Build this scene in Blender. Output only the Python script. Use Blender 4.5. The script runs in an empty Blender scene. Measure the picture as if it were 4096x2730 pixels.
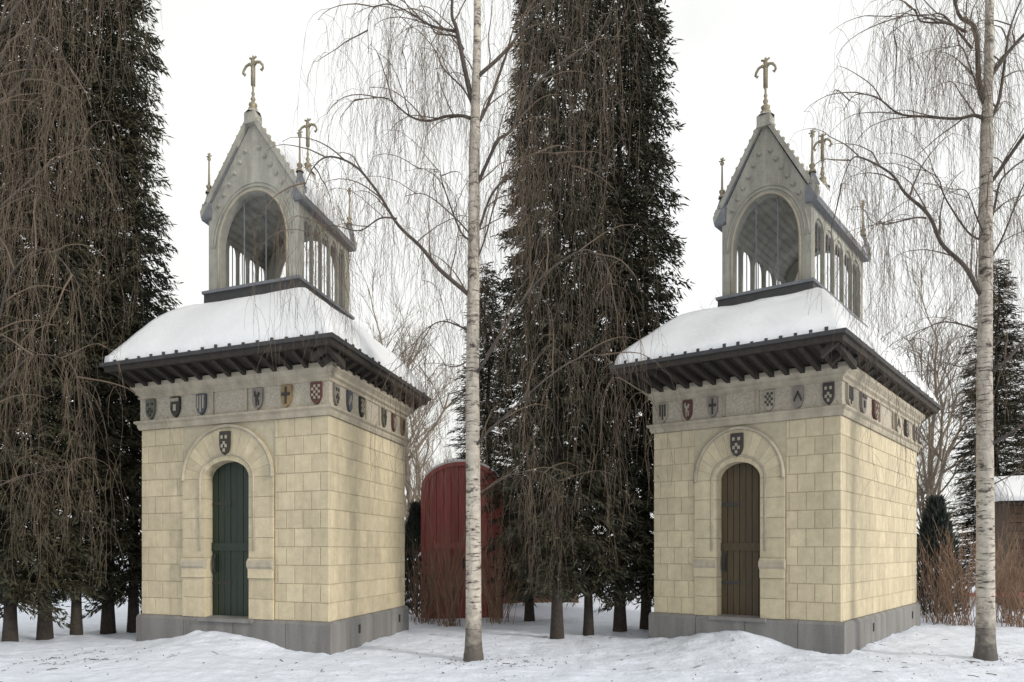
import bpy, bmesh, math, random
from mathutils import Vector, noise
R = math.radians
random.seed(7)
sc = bpy.context.scene
COL = sc.collection
# ------------------------------------------------------------------ camera
EYE, F = 1.55, 2650.0            # eye height (m), focal length in photo pixels
cd = bpy.data.cameras.new('camera'); cam = bpy.data.objects.new('camera', cd)
COL.objects.link(cam); sc.camera = cam
cam.location = (0, 0, EYE); cam.rotation_euler = (R(90), 0, 0)
cd.sensor_width = 36; cd.lens = 36 * F / 4096; cd.shift_y = 839 / 4096
cd.clip_start = .1; cd.clip_end = 3000
# ------------------------------------------------------------------ sky and sun
SUN_AZ, SUN_EL = R(122), R(21)   # azimuth from +Y (view direction) clockwise
w = bpy.data.worlds.new('World'); sc.world = w; w.use_nodes = True
nt = w.node_tree; nt.nodes.clear(); N = nt.nodes.new; L = nt.links.new
out = N('ShaderNodeOutputWorld'); bg = N('ShaderNodeBackground'); bg.inputs[1].default_value = .1
sky = N('ShaderNodeTexSky'); sky.sky_type = 'NISHITA'; sky.sun_disc = False
sky.sun_elevation = SUN_EL; sky.sun_rotation = SUN_AZ; sky.air_density = 1.2; sky.dust_density = 2
tc = N('ShaderNodeTexCoord'); n1 = N('ShaderNodeTexNoise'); n1.inputs['Scale'].default_value = 2.2
n1.inputs['Detail'].default_value = 7; n1.inputs['Roughness'].default_value = .55
n2 = N('ShaderNodeTexNoise'); n2.inputs['Scale'].default_value = 1.1; n2.inputs['Detail'].default_value = 3
cr = N('ShaderNodeValToRGB'); cr.color_ramp.elements[0].position = .30; cr.color_ramp.elements[1].position = .52
cr.color_ramp.elements[0].color = (.80, .80, .80, 1)
cw = N('ShaderNodeMix'); cw.data_type = 'RGBA'
cw.inputs[6].default_value = (12.2, 11.9, 10.6, 1); cw.inputs[7].default_value = (11.3, 11.7, 12.2, 1)
mx = N('ShaderNodeMix'); mx.data_type = 'RGBA'
L(tc.outputs['Generated'], n1.inputs['Vector']); L(tc.outputs['Generated'], n2.inputs['Vector'])
L(n1.outputs['Fac'], cr.inputs[0]); L(n2.outputs['Fac'], cw.inputs[0])
L(cr.outputs[0], mx.inputs[0]); L(sky.outputs[0], mx.inputs[6]); L(cw.outputs[2], mx.inputs[7])
L(mx.outputs[2], bg.inputs[0]); L(bg.outputs[0], out.inputs[0])
sd = bpy.data.lights.new('sun', 'SUN'); sd.energy = 2.8; sd.angle = R(10); sd.color = (1, .94, .84)
so = bpy.data.objects.new('sun', sd); COL.objects.link(so)
sdir = Vector((math.sin(SUN_AZ) * math.cos(SUN_EL), math.cos(SUN_AZ) * math.cos(SUN_EL), math.sin(SUN_EL)))
so.rotation_euler = sdir.to_track_quat('Z', 'Y').to_euler(); so.location = (20, -10, 20)
vs = sc.view_settings; vs.view_transform = 'Standard'; vs.look = 'None'; vs.exposure = -.15; vs.gamma = 1

def px(x, y, d):                 # the point d metres in front of the camera that the photo shows at (x, y)
    return Vector(((x - 2048) / F * d, d, EYE + (2204 - y) / F * d))

# ------------------------------------------------------------------ materials
MATS = {}
def mat(name, col, rough=.8, var=.15, scale=6, bump=0, bscale=40, objvar=0, col2=None, metal=0, stretch=None, world=False, streak=0):
    if name in MATS: return MATS[name]
    m = bpy.data.materials.new(name); m.use_nodes = True; t = m.node_tree; n = t.nodes.new; l = t.links.new
    b = t.nodes['Principled BSDF']; b.inputs['Roughness'].default_value = rough; b.inputs['Metallic'].default_value = metal
    tc = n('ShaderNodeTexCoord'); mp = n('ShaderNodeMapping'); gm = n('ShaderNodeNewGeometry'); pos = gm.outputs['Position'] if world else tc.outputs['Object']; l(pos, mp.inputs[0])
    if stretch: mp.inputs['Scale'].default_value = stretch
    nz = n('ShaderNodeTexNoise'); nz.inputs['Scale'].default_value = scale; nz.inputs['Detail'].default_value = 6
    nz.inputs['Roughness'].default_value = .65; l(mp.outputs[0], nz.inputs['Vector'])
    mr = n('ShaderNodeMapRange'); mr.inputs[1].default_value = .3; mr.inputs[2].default_value = .7
    l(nz.outputs['Fac'], mr.inputs[0])
    mi = n('ShaderNodeMix'); mi.data_type = 'RGBA'; l(mr.outputs[0], mi.inputs[0])
    c2 = col2 or tuple(min(1, c * (1 + var)) for c in col); c1 = col if col2 else tuple(c * (1 - var) for c in col)
    mi.inputs[6].default_value = (*c1, 1); mi.inputs[7].default_value = (*c2, 1)
    src = mi.outputs[2]
    if streak:
        m2 = n('ShaderNodeMapping'); m2.inputs['Scale'].default_value = (2.6, 2.6, .3); l(pos, m2.inputs[0])
        z2 = n('ShaderNodeTexNoise'); z2.inputs['Scale'].default_value = 1.6; z2.inputs['Detail'].default_value = 7; z2.inputs['Roughness'].default_value = .6; l(m2.outputs[0], z2.inputs[0])
        q2 = n('ShaderNodeMapRange'); q2.inputs[1].default_value = .38; q2.inputs[2].default_value = .62; q2.inputs[3].default_value = 1 - streak; q2.inputs[4].default_value = 1.03; l(z2.outputs[0], q2.inputs[0])
        h2 = n('ShaderNodeHueSaturation'); l(q2.outputs[0], h2.inputs['Value']); l(src, h2.inputs['Color']); src = h2.outputs[0]
    if objvar:
        oi = n('ShaderNodeObjectInfo'); r2 = n('ShaderNodeMapRange')
        r2.inputs[3].default_value = 1 - objvar; r2.inputs[4].default_value = 1 + objvar; l(oi.outputs['Random'], r2.inputs[0])
        hs = n('ShaderNodeHueSaturation'); l(r2.outputs[0], hs.inputs['Value']); l(src, hs.inputs['Color']); src = hs.outputs[0]
    l(src, b.inputs['Base Color'])
    if bump:
        nb = n('ShaderNodeTexNoise'); nb.inputs['Scale'].default_value = bscale; nb.inputs['Detail'].default_value = 5
        l(mp.outputs[0], nb.inputs['Vector'])
        bp = n('ShaderNodeBump'); bp.inputs['Strength'].default_value = bump; bp.inputs['Distance'].default_value = .02
        l(nb.outputs['Fac'], bp.inputs['Height']); l(bp.outputs[0], b.inputs['Normal'])
    MATS[name] = m; return m
M_snow = mat('snow', (.70, .75, .86), .6, .06, 1.1, .9, 16)
M_rsnow = mat('roof_snow', (.78, .795, .83), .6, .03, 2, .35, 14)
M_stone = mat('cream_stone', (.52, .45, .315), .85, .12, 7, .45, 45, .085, world=True, streak=.12)
M_mortar = mat('mortar', (.42, .375, .275), .9, .12, 12, .2, 50)
M_trim = mat('trim_stone', (.41, .365, .285), .85, .15, 7, .3, 50, world=True, streak=.2)
M_frieze = mat('carved_frieze', (.42, .38, .31), .9, .25, 30, 1.0, 45)
M_plinth = mat('grey_granite', (.20, .195, .19), .8, .18, 60, .2, 90, .06, world=True, streak=.25)
M_dark = mat('dark_timber', (.030, .024, .019), .8, .4, 14, .3, 30, .2)
M_sheet = mat('dark_sheet_metal', (.04, .04, .042), .6, .3, 8)
M_bell = mat('belfry_stone', (.37, .36, .315), .85, .14, 7, .3, 45, .05, world=True, streak=.3)
M_gold = mat('weathered_gold', (.27, .235, .165), .55, .3, 20, metal=.3)
M_lead = mat('lead', (.16, .17, .19), .6, .2, 12)
M_gdoor = mat('green_door_paint', (.013, .026, .016), .55, .3, 20, .2, 40, .12, stretch=(1, 1, .12))
M_bdoor = mat('brown_door_paint', (.046, .030, .009), .55, .3, 20, .2, 40, .12, stretch=(1, 1, .12))
M_iron = mat('black_iron', (.02, .02, .02), .5, .2, 10)
M_red = mat('red_timber', (.29, .080, .072), .8, .25, 9, .3, 40, .14, stretch=(1, 1, .15))
M_log = mat('brown_boards', (.10, .060, .038), .85, .3, 9, .3, 40, .15, stretch=(.15, 1, 1))
M_bark = mat('spruce_bark', (.036, .028, .023), .9, .4, 12, .8, 25)
M_needle = mat('spruce_needles', (.013, .019, .010), .7, .3, 2.2, col2=(.050, .040, .018), objvar=.15)
M_grey = mat('bare_twig_bark', (.22, .18, .14), .85, .25, 5, objvar=.2)
M_twig = mat('birch_twigs', (.120, .088, .062), .8, .25, 3)
M_limb = mat('birch_limb_bark', (.07, .058, .050), .85, .4, 8, .4, 30)
M_shrub = mat('shrub_stems', (.21, .135, .09), .8, .3, 4, objvar=.15)
M_juniper = mat('juniper', (.030, .040, .034), .8, .3, 3)

def birch_bark():
    m = bpy.data.materials.new('birch_bark'); m.use_nodes = True; t = m.node_tree; n = t.nodes.new; l = t.links.new
    b = t.nodes['Principled BSDF']; b.inputs['Roughness'].default_value = .75
    tc = n('ShaderNodeTexCoord')
    def nz(sc_, scale, det, lo, hi):
        mp = n('ShaderNodeMapping'); mp.inputs['Scale'].default_value = sc_; l(tc.outputs['Object'], mp.inputs[0])
        q = n('ShaderNodeTexNoise'); q.inputs['Scale'].default_value = scale; q.inputs['Detail'].default_value = det
        q.inputs['Roughness'].default_value = .7; l(mp.outputs[0], q.inputs[0])
        r = n('ShaderNodeMapRange'); r.inputs[1].default_value = lo; r.inputs[2].default_value = hi; l(q.outputs[0], r.inputs[0]); return r.outputs[0]
    a = nz((3, 3, 22), 1.6, 5, .57, .63)            # thin horizontal lenticels
    c = nz((3, 3, 5), 1.3, 6, .56, .66)             # larger black scars
    g = nz((4, 4, 7), 2, 5, .35, .7)
    sx = n('ShaderNodeSeparateXYZ'); l(tc.outputs['Object'], sx.inputs[0])
    f = nz((2, 2, 2), 2.5, 6, .2, .8)
    ad = n('ShaderNodeMath'); ad.operation = 'MULTIPLY_ADD'; l(f, ad.inputs[0]); ad.inputs[1].default_value = -.9; l(sx.outputs['Z'], ad.inputs[2])
    ft = n('ShaderNodeMapRange'); l(ad.outputs[0], ft.inputs[0]); ft.inputs[1].default_value = .35; ft.inputs[2].default_value = -.25  # rough black foot
    mx1 = n('ShaderNodeMath'); mx1.operation = 'MAXIMUM'; l(a, mx1.inputs[0]); l(c, mx1.inputs[1])
    sc2 = n('ShaderNodeMath'); sc2.operation = 'MULTIPLY'; l(ft.outputs[0], sc2.inputs[0]); sc2.inputs[1].default_value = .9
    mx2 = n('ShaderNodeMath'); mx2.operation = 'MAXIMUM'; l(mx1.outputs[0], mx2.inputs[0]); l(sc2.outputs[0], mx2.inputs[1])
    base = n('ShaderNodeMix'); base.data_type = 'RGBA'; l(g, base.inputs[0])
    base.inputs[6].default_value = (.52, .475, .41, 1); base.inputs[7].default_value = (.30, .265, .23, 1)
    mi = n('ShaderNodeMix'); mi.data_type = 'RGBA'; l(mx2.outputs[0], mi.inputs[0]); l(base.outputs[2], mi.inputs[6]); mi.inputs[7].default_value = (.045, .038, .034, 1)
    l(mi.outputs[2], b.inputs['Base Color'])
    bp = n('ShaderNodeBump'); bp.inputs['Strength'].default_value = .5; bp.inputs['Distance'].default_value = .02; bp.invert = True
    l(mx2.outputs[0], bp.inputs['Height']); l(bp.outputs[0], b.inputs['Normal'])
    return m
M_birch = birch_bark()

# ------------------------------------------------------------------ helpers
def mesh(name, v, f, m, smooth=False, recalc=True):
    me = bpy.data.meshes.new(name); me.from_pydata([tuple(p) for p in v], [], f)
    if recalc:
        b = bmesh.new(); b.from_mesh(me); bmesh.ops.recalc_face_normals(b, faces=b.faces); b.to_mesh(me); b.free()
    me.materials.append(m)
    if smooth: me.polygons.foreach_set('use_smooth', [True] * len(me.polygons))
    me.update(); return me
def link(name, me, parent=None, loc=(0, 0, 0)):
    o = bpy.data.objects.new(name, me); COL.objects.link(o); o.parent = parent; o.location = loc; return o
def tag(o, label=None, cat=None, group=None, kind=None):
    if label: o['label'] = label
    if cat: o['category'] = cat
    if group: o['group'] = group
    if kind: o['kind'] = kind
    return o
def thing(name, label, cat, loc, group=None):
    return tag(link(name, None, None, loc), label, cat, group)
def copy_tree(o, parent=None):
    c = o.copy(); COL.objects.link(c); c.parent = parent
    for ch in list(o.children): copy_tree(ch, c)
    return c

class MB:
    def __init__(s, T=None): s.v = []; s.f = []; s.T = T or (lambda a, b, z: Vector((a, b, z)))
    def add(s, pts, faces):
        k = len(s.v); s.v += [s.T(*p) for p in pts]; s.f += [tuple(i + k for i in q) for q in faces]
    def box(s, a0, a1, b0, b1, z0, z1):
        s.add([(a, b, z) for z in (z0, z1) for b in (b0, b1) for a in (a0, a1)],
              [(0, 1, 3, 2), (4, 6, 7, 5), (0, 4, 5, 1), (2, 3, 7, 6), (0, 2, 6, 4), (1, 5, 7, 3)])
    def prism(s, poly, b0, b1):          # poly in (a, z), extruded along b
        n = len(poly)
        s.add([(a, b0, z) for a, z in poly] + [(a, b1, z) for a, z in poly],
              [tuple(range(n)), tuple(range(2 * n - 1, n - 1, -1))] + [(i, (i + 1) % n, n + (i + 1) % n, n + i) for i in range(n)])
    def prism_a(s, poly, a0, a1):        # poly in (b, z), extruded along a
        n = len(poly)
        s.add([(a0, b, z) for b, z in poly] + [(a1, b, z) for b, z in poly],
              [tuple(range(n)), tuple(range(2 * n - 1, n - 1, -1))] + [(i, (i + 1) % n, n + (i + 1) % n, n + i) for i in range(n)])
    def tube(s, pts, rad, n=8, cap=True):
        pts = [Vector(p) for p in pts]; k0 = len(s.v); up = Vector((.31, .17, .93))
        for i, p in enumerate(pts):
            d = (pts[min(i + 1, len(pts) - 1)] - pts[max(i - 1, 0)])
            d = d.normalized() if d.length > 1e-9 else Vector((0, 0, 1))
            x = d.cross(up); x = x.normalized() if x.length > .05 else d.cross(Vector((1, 0, 0))).normalized(); y = d.cross(x)
            r = rad[i] if isinstance(rad, (list, tuple)) else rad
            for j in range(n):
                t = 2 * math.pi * j / n; s.v.append(s.T(*(p + x * (r * math.cos(t)) + y * (r * math.sin(t)))))
            if i:
                a = k0 + (i - 1) * n; b = k0 + i * n
                for j in range(n): s.f.append((a + j, a + (j + 1) % n, b + (j + 1) % n, b + j))
        if cap and n > 2:
            s.f.append(tuple(k0 + j for j in range(n - 1, -1, -1))); s.f.append(tuple(k0 + (len(pts) - 1) * n + j for j in range(n)))
    def lathe(s, c, prof, n=12):         # prof: (r, z) about the vertical through c=(a,b)
        k0 = len(s.v)
        for r, z in prof:
            for j in range(n):
                t = 2 * math.pi * j / n; s.v.append(s.T(c[0] + r * math.cos(t), c[1] + r * math.sin(t), z))
        for i in range(len(prof) - 1):
            for j in range(n):
                s.f.append((k0 + i * n + j, k0 + i * n + (j + 1) % n, k0 + (i + 1) * n + (j + 1) % n, k0 + (i + 1) * n + j))
    def build(s, name, m, parent=None, smooth=False, recalc=True, loc=(0, 0, 0)):
        return link(name, mesh(name, s.v, s.f, m, smooth, recalc), parent, loc)

def arch_pts(c, hw, zs, zt, n=16):       # half ellipse from left to right
    return [(c - hw * math.cos(math.pi * i / n), zs + (zt - zs) * math.sin(math.pi * i / n)) for i in range(n + 1)]
def arch_wall(mb, a0, a1, z0, top, c, hw, zb, zs, zt, b0, b1, n=16, along='a'):
    """a wall slab a0..a1, z0..top (a number or function of a) with an arched opening through it"""
    T = top if callable(top) else (lambda a: top)
    ext = mb.prism if along == 'a' else mb.prism_a
    if zb > z0: ext([(c - hw, z0), (c + hw, z0), (c + hw, zb), (c - hw, zb)], b0, b1)
    ext([(a0, z0), (c - hw, z0), (c - hw, zs), (c - hw, T(c - hw)), (a0, T(a0))], b0, b1)
    ext([(c + hw, z0), (a1, z0), (a1, T(a1)), (c + hw, T(c + hw)), (c + hw, zs)], b0, b1)
    p = arch_pts(c, hw, zs, zt, n)
    for i in range(n):
        (x0, y0), (x1, y1) = p[i], p[i + 1]
        ext([(x0, y0), (x1, y1), (x1, T(x1)), (x0, T(x0))], b0, b1)

# ------------------------------------------------------------------ the two chapels' ground plans
class Plan:
    def __init__(s, corner, left, right, kz=1.0):
        s.O = Vector((*corner, 0)); f = Vector((*left, 0)) - s.O; g = Vector((*right, 0)) - s.O
        s.Lf, s.Ls = f.length, g.length; s.fu, s.gu = f.normalized(), g.normalized(); s.kz = kz
    def T(s, a, b, z): return s.fu * a + s.gu * b + Vector((0, 0, z if z < 4.5 else 4.5 + (z - 4.5) * s.kz))
    def W(s, a, b, z): return s.O + s.T(a, b, z)
PLANS = [Plan((-2.762, 10), (-6.32, 11.3), (-2.10, 13), .965), Plan((4.97, 10), (2.48, 11.6), (8.43, 13.8))]
# ------------------------------------------------------------------ snow ground
def ground_z(x, y):
    z = .06 * noise.noise((x * .35, y * .35, 3)) + .030 * noise.noise((x * 1.7, y * 1.7, 9)) + .020 * noise.noise((x * 5, y * 5, 1))
    if y < 16 and abs(x) < 12: z += .012 * noise.noise((x * 11, y * 11, 5))
    for P in PLANS:
        d = Vector((x, y, 0)) - P.O
        det = P.fu.x * P.gu.y - P.fu.y * P.gu.x
        a = (d.x * P.gu.y - d.y * P.gu.x) / det; b = (P.fu.x * d.y - P.fu.y * d.x) / det
        if -1.5 < a < P.Lf + 1.5 and b > -2.5 and b < .6:
            q = (a - .53 * P.Lf) / (.27 * P.Lf)
            z += .23 * math.exp(-abs(q) ** 2.6 - (abs(min(b, 0)) / 1.15) ** 1.5) * (1 + .12 * noise.noise((x * 4, y * 4, 2)))
        m = max(-a, a - P.Lf, -b, b - P.Ls)
        if -.3 < m < .5: z += .05 * (1 - abs(m) / .5) * max(0, noise.noise((x * 2.6, y * 2.6, 7)) + .25)
    return z
def spread(lo, hi, step, far_lo, far_hi, g=1.28):
    a = [lo + i * step for i in range(int((hi - lo) / step) + 1)]
    s, p = step, a[-1]
    while p < far_hi: s *= g; p += s; a.append(p)
    s, p = step, a[0]
    while p > far_lo: s *= g; p -= s; a.insert(0, p)
    return a
xs = spread(-8.5, 11, .06, -700, 700); ys = spread(6.5, 15.5, .06, -60, 1500)
gv = [(x, y, ground_z(x, y)) for y in ys for x in xs]; nx = len(xs)
gf = [(j * nx + i, j * nx + i + 1, (j + 1) * nx + i + 1, (j + 1) * nx + i) for j in range(len(ys) - 1) for i in range(nx - 1)]
tag(link('snow_ground', mesh('snow_ground', gv, gf, M_snow, True, False)), kind='structure')

# ------------------------------------------------------------------ chapel
def shield_poly(c, z, w, h):
    hw = w / 2
    return [(c - hw, z + h / 2), (c + hw, z + h / 2), (c + hw, z - h * .08), (c + hw * .84, z - h * .26), (c + hw * .45, z - h * .42), (c, z - h / 2),
            (c - hw * .45, z - h * .42), (c - hw * .84, z - h * .26), (c - hw, z - h * .08)]
def shield(P, face, c, z, w, h, parent, field, charge, pattern, proud=.0, name='shield'):
    """a heraldic shield on the front (face 0, along a) or the side (face 1, along b)"""
    T = P.T if face == 0 else (lambda a, b, zz: P.T(b, a, zz))
    mb = MB(T); mb.prism(shield_poly(c, z, w, h), -proud - .045, -proud + .01)
    s = mb.build(name, field, parent)
    o = proud + .045; k = MB(T)
    def bar(a0, a1, z0, z1): k.box(c + a0 * w, c + a1 * w, -o - .012, -o + .004, z + z0 * h, z + z1 * h)
    if pattern == 'cross': bar(-.08, .08, -.36, .42); bar(-.4, -.085, .02, .16); bar(.085, .4, .02, .16)
    elif pattern == 'pale': bar(-.36, -.2, -.2, .42); bar(.2, .36, -.2, .42); bar(-.08, .08, -.38, .42)
    elif pattern == 'check':
        for i in range(4):
            for j in range(5):
                if (i + j) % 2 == 0: bar(-.4 + i * .2, -.22 + i * .2, .26 - j * .13, .375 - j * .13)
    elif pattern == 'chief': bar(-.42, .42, .26, .42); bar(-.15, .15, -.2, .12)
    elif pattern == 'chevron':
        for sg in (-1, 1):
            for i in range(4): bar(sg * (.02 + i * .1) - .07, sg * (.02 + i * .1) + .055, .14 - i * .11, .28 - i * .11)
    elif pattern == 'roundels':
        for (q, r) in ((-.22, .25), (.22, .25), (0, .0), (-.2, -.12), (.2, -.12), (0, -.3)): bar(q - .1, q + .1, r - .07, r + .07)
    elif pattern == 'lion':
        bar(-.08, .14, -.1, .2); bar(-.22, -.09, .08, .3); bar(.15, .26, .1, .36); bar(-.2, -.1, -.3, -.05); bar(.02, .12, -.34, -.11); bar(-.32, -.23, .2, .26)
    tag(k.build('charge', charge, s), kind='stuff')
    return s
F1 = mat('shield_oxblood', (.085, .034, .028), .7); F2 = mat('shield_grey', (.20, .18, .16), .7); F3 = mat('shield_pale', (.31, .28, .225), .7)
F4 = mat('shield_black', (.030, .026, .022), .6); F5 = mat('shield_green', (.10, .11, .085), .7); F6 = mat('shield_ochre', (.24, .17, .085), .7); F7 = mat('shield_blue', (.075, .08, .10), .7)

def finial(mb, c, z0, z1, r):                       # slender turned rod with a ball and a small star
    h = z1 - z0
    mb.lathe(c, [(r * 2.6, z0), (r * 2.2, z0 + .05 * h), (r * 1.1, z0 + .10 * h), (r * 2.0, z0 + .15 * h), (r * 2.0, z0 + .18 * h), (r * .8, z0 + .22 * h), (r * .5, z0 + .8 * h), (r * 1.4, z0 + .84 * h), (r * .4, z0 + .88 * h), (r * .3, z1)], 8)
    for k in range(3):
        t = math.pi * k / 3; q = .055
        mb.tube([(c[0] - q * math.cos(t), c[1], z1 - .06 - q * math.sin(t)), (c[0] + q * math.cos(t), c[1], z1 - .06 + q * math.sin(t))], .011, 5)
def cross(mb, c, z0, z1, arm):                      # scrolled cross on a baluster foot
    h = z1 - z0; a, b = c
    mb.lathe(c, [(.085, z0), (.085, z0 + .03 * h), (.05, z0 + .06 * h), (.075, z0 + .10 * h), (.075, z0 + .12 * h), (.025, z0 + .16 * h), (.045, z0 + .22 * h), (.02, z0 + .27 * h), (.032, z0 + .32 * h), (.018, z0 + .36 * h), (.020, z0 + .5 * h)], 10)
    mb.box(a - .030, a + .030, b - .025, b + .025, z0 + .46 * h, z0 + .93 * h)
    zc = z0 + .84 * h
    for sg in (-1, 1):
        mb.tube([(a, b, zc - .02), (a + sg * arm * .35, b, zc + .035), (a + sg * arm * .7, b, zc + .015), (a + sg * arm * .95, b, zc - .05), (a + sg * arm, b, zc - .10), (a + sg * arm * .86, b, zc - .14), (a + sg * arm * .72, b, zc - .11)], [.030, .026, .024, .022, .022, .020, .012], 6)
    mb.tube([(a - .07, b, z1 - .02), (a, b, z1 - .05), (a + .07, b, z1 - .02)], .018, 6); mb.tube([(a, b, z1 - .1), (a, b, z1)], .02, 6)

def chapel(P, label, doormat, seed, pal):
    rnd = random.Random(seed); Lf, Ls, T = P.Lf, P.Ls, P.T
    root = thing('chapel', label, 'chapel', P.O, 'twin chapels'); del root['group']
    def mb(): return MB(T)
    def ring(name, prof, m, parent, closed=True, offs=None, smooth=False):
        q = mb(); n = len(prof)
        for (o, z) in prof:
            oa0, ob0, oa1, ob1 = (offs(o) if offs else (o, o, o, o))
            q.v += [T(-oa0, -ob0, z), T(Lf + oa1, -ob0, z), T(Lf + oa1, Ls + ob1, z), T(-oa0, Ls + ob1, z)]
        for i in range(n if closed else n - 1):
            j = (i + 1) % n
            for k in range(4): q.f.append((i * 4 + k, i * 4 + (k + 1) % 4, j * 4 + (k + 1) % 4, j * 4 + k))
        return q.build(name, m, parent, smooth)
    ZP, ZS, ZF, ZC, ZW = .47, 3.60, 3.76, 4.12, 4.39
    # --- plinth: core with slabs in front
    pl = mb(); pl.box(.0, Lf, .0, Ls, -.5, ZP - .03); plinth = pl.build('plinth', M_plinth, root)
    cuts = [0, .2, .47, .74, 1]
    for i in range(4):
        q = mb(); a0, a1 = cuts[i] * Lf + (.004 if i else -.06), cuts[i + 1] * Lf - (.004 if i < 3 else -.06)
        q.prism_a([(-.06, -.5), (-.06, ZP - .05), (-.02, ZP), (.05, ZP), (.05, -.5)], a0, a1); q.build('plinth_slab', M_plinth, plinth)
        q = mb(); b0, b1 = cuts[i] * Ls + (.004 if i else .051), cuts[i + 1] * Ls - (.004 if i < 3 else -.06)
        q.prism([(-.06, -.5), (-.06, ZP - .05), (-.02, ZP), (.05, ZP), (.05, -.5)], b0, b1); q.build('plinth_slab', M_plinth, plinth)
    for b in (.30, .86):
        q = mb(); q.box(-.072, -.055, b * Ls - .03, b * Ls + .03, .20, .34); v = q.build('vent', M_iron, plinth)
    # --- wall core with the door opening
    ac = .51 * Lf; hw = .118 * Lf; ZD, ZT = 2.70, 3.0; po = .245 * Lf; OT, OS = 3.56, 2.72
    wl = mb(); wl.box(.012, Lf - .012, .24, Ls - .012, ZP, ZW); arch_wall(wl, .012, Lf - .012, ZP, ZW, ac, hw + .03, ZP, ZD, ZT + .03, .012, .24)
    wall = wl.build('wall', M_mortar, root)
    cache = {}
    def block(face, u, z, du, dz, dep=.05):
        g = .0035; k = (face, round(du, 4), round(dz, 4))
        if k not in cache:
            h, v, c = du / 2 - g, dz / 2 - g, .007
            pts = []
            for (dd, s) in ((dep, 0), (c, 0), (0, c)):
                for sx, sz in ((-1, -1), (1, -1), (1, 1), (-1, 1)):
                    p = (sx * (h - s), dd, sz * (v - s)); pts.append(T(*p) if face == 0 else T(p[1], p[0], p[2]))
            fs = [(8, 9, 10, 11)] + [(i * 4 + j, i * 4 + (j + 1) % 4, (i + 1) * 4 + (j + 1) % 4, (i + 1) * 4 + j) for i in (0, 1) for j in range(4)]
            cache[k] = mesh('stone_block', pts, fs, M_stone)
        j = rnd.uniform(-.002, .002)
        link('stone_block', cache[k], wall, T(u, j, z) if face == 0 else T(j, u, z))
    NC = 11; dz = (ZS - ZP) / NC; NB = 12
    for r in range(NC):
        z = ZP + (r + .5) * dz; du = Lf / NB
        es = [0] + [du * (i + (.5 if r % 2 else 1)) for i in range(NB)]; es = [e for e in es if e < Lf - .02] + [Lf]
        for e0, e1 in zip(es, es[1:]):
            if e1 <= ac - po + .01 or e0 >= ac + po - .01: block(0, (e0 + e1) / 2, z, e1 - e0, dz)
            elif e0 < ac - po - .03: block(0, (e0 + ac - po) / 2, z, ac - po - e0, dz)
            elif e1 > ac + po + .03: block(0, (e1 + ac + po) / 2, z, e1 - ac - po, dz)
        NS = 12; du = (Ls - .055) / NS
        es = [.055] + [.055 + du * (i + (.5 if r % 2 else 1)) for i in range(NS)]; es = [e for e in es if e < Ls - .02] + [Ls]
        for e0, e1 in zip(es, es[1:]): block(1, (e0 + e1) / 2, z, e1 - e0, dz)
    # --- portal: jamb stones and voussoirs
    ptl = mb()
    for sg in (-1, 1): ptl.box(ac + sg * (po - .01), ac + sg * (hw + .012), .004, .03, ZP, OS)
    portal = ptl.build('portal', M_trim, root)
    nj = 7; jz = (OS - ZP) / nj
    for sg in (-1, 1):
        for i in range(nj):
            q = mb(); e0, e1 = sorted((ac + sg * hw, ac + sg * (po - .012))); pr = -.035 if i != 2 else -.06
            q.box(e0, e1, pr, .2, ZP + i * jz + .003, ZP + (i + 1) * jz - .003); q.build('jamb_stone', M_stone, portal)
    nv = 13; inn = lambda t: (ac - hw * math.cos(t), OS + (ZT - OS) * math.sin(t)); outr = lambda t: (ac - (po - .012) * math.cos(t), OS + (OT - OS) * math.sin(t))
    for i in range(nv):
        t0, t1 = math.pi * (i + .012) / nv, math.pi * (i + .988) / nv; tm = (t0 + t1) / 2
        q = mb(); q.prism([inn(t0), inn(tm), inn(t1), outr(t1), outr(tm), outr(t0)], -.035, .2); q.build('voussoir', M_stone, portal)
    def roll(name, w, sp, tp, zb, r, off):
        q = mb(); pts = [(ac - w, off, zb)] + [(x, off, z) for x, z in arch_pts(ac, w, sp, tp, 24)] + [(ac + w, off, zb)]
        q.tube(pts, r, 8); q.build(name, M_trim, portal, True)
    roll('roll_moulding', hw + .10 * po, OS, ZT + .10, 1.55, .018, -.04)
    roll('hood_moulding', po - .03, OS, OT - .01, OS - .02, .030, -.045)
    for sg in (-1, 1):
        q = mb(); e0, e1 = sorted((ac + sg * (hw - .01), ac + sg * (po + .0))); q.prism_a([(-.085, 1.30), (-.085, 1.37), (-.05, 1.42), (.0, 1.42), (.0, 1.25), (-.05, 1.25)], e0, e1); q.build('impost', M_trim, portal)
    # --- door
    dr = mb(); dr.box(ac - hw - .02, ac + hw + .02, .19, .235, ZP, ZT + .02); door = dr.build('door', doormat, root)
    nb = 7; arch = lambda x: OS + (ZT - OS) * math.sqrt(max(0, 1 - min(1, abs(x - ac) / hw) ** 2))
    for i in range(nb):
        e0, e1 = ac - hw + 2 * hw * i / nb + .004, ac - hw + 2 * hw * (i + 1) / nb - .004; em = (e0 + e1) / 2
        q = mb(); q.prism([(e0, ZP + .012), (e1, ZP + .012), (e1, arch(e1)), (em, arch(em)), (e0, arch(e0))], .16 + .004 * (i % 2), .20); q.build('door_plank', doormat, door)
    q = mb(); q.box(ac - hw, ac + hw, .135, .165, 1.55, 1.68); q.build('door_rail', doormat, door)
    q = mb(); q.tube([(ac + hw * .82, .12, 1.45), (ac + hw * .82, .10, 1.40), (ac + hw * .82, .10, 1.28), (ac + hw * .82, .12, 1.23)], .012, 6); q.box(ac + hw * .82 - .022, ac + hw * .82 + .022, .12, .16, 1.2, 1.5); q.build('door_handle', M_iron, door)
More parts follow.
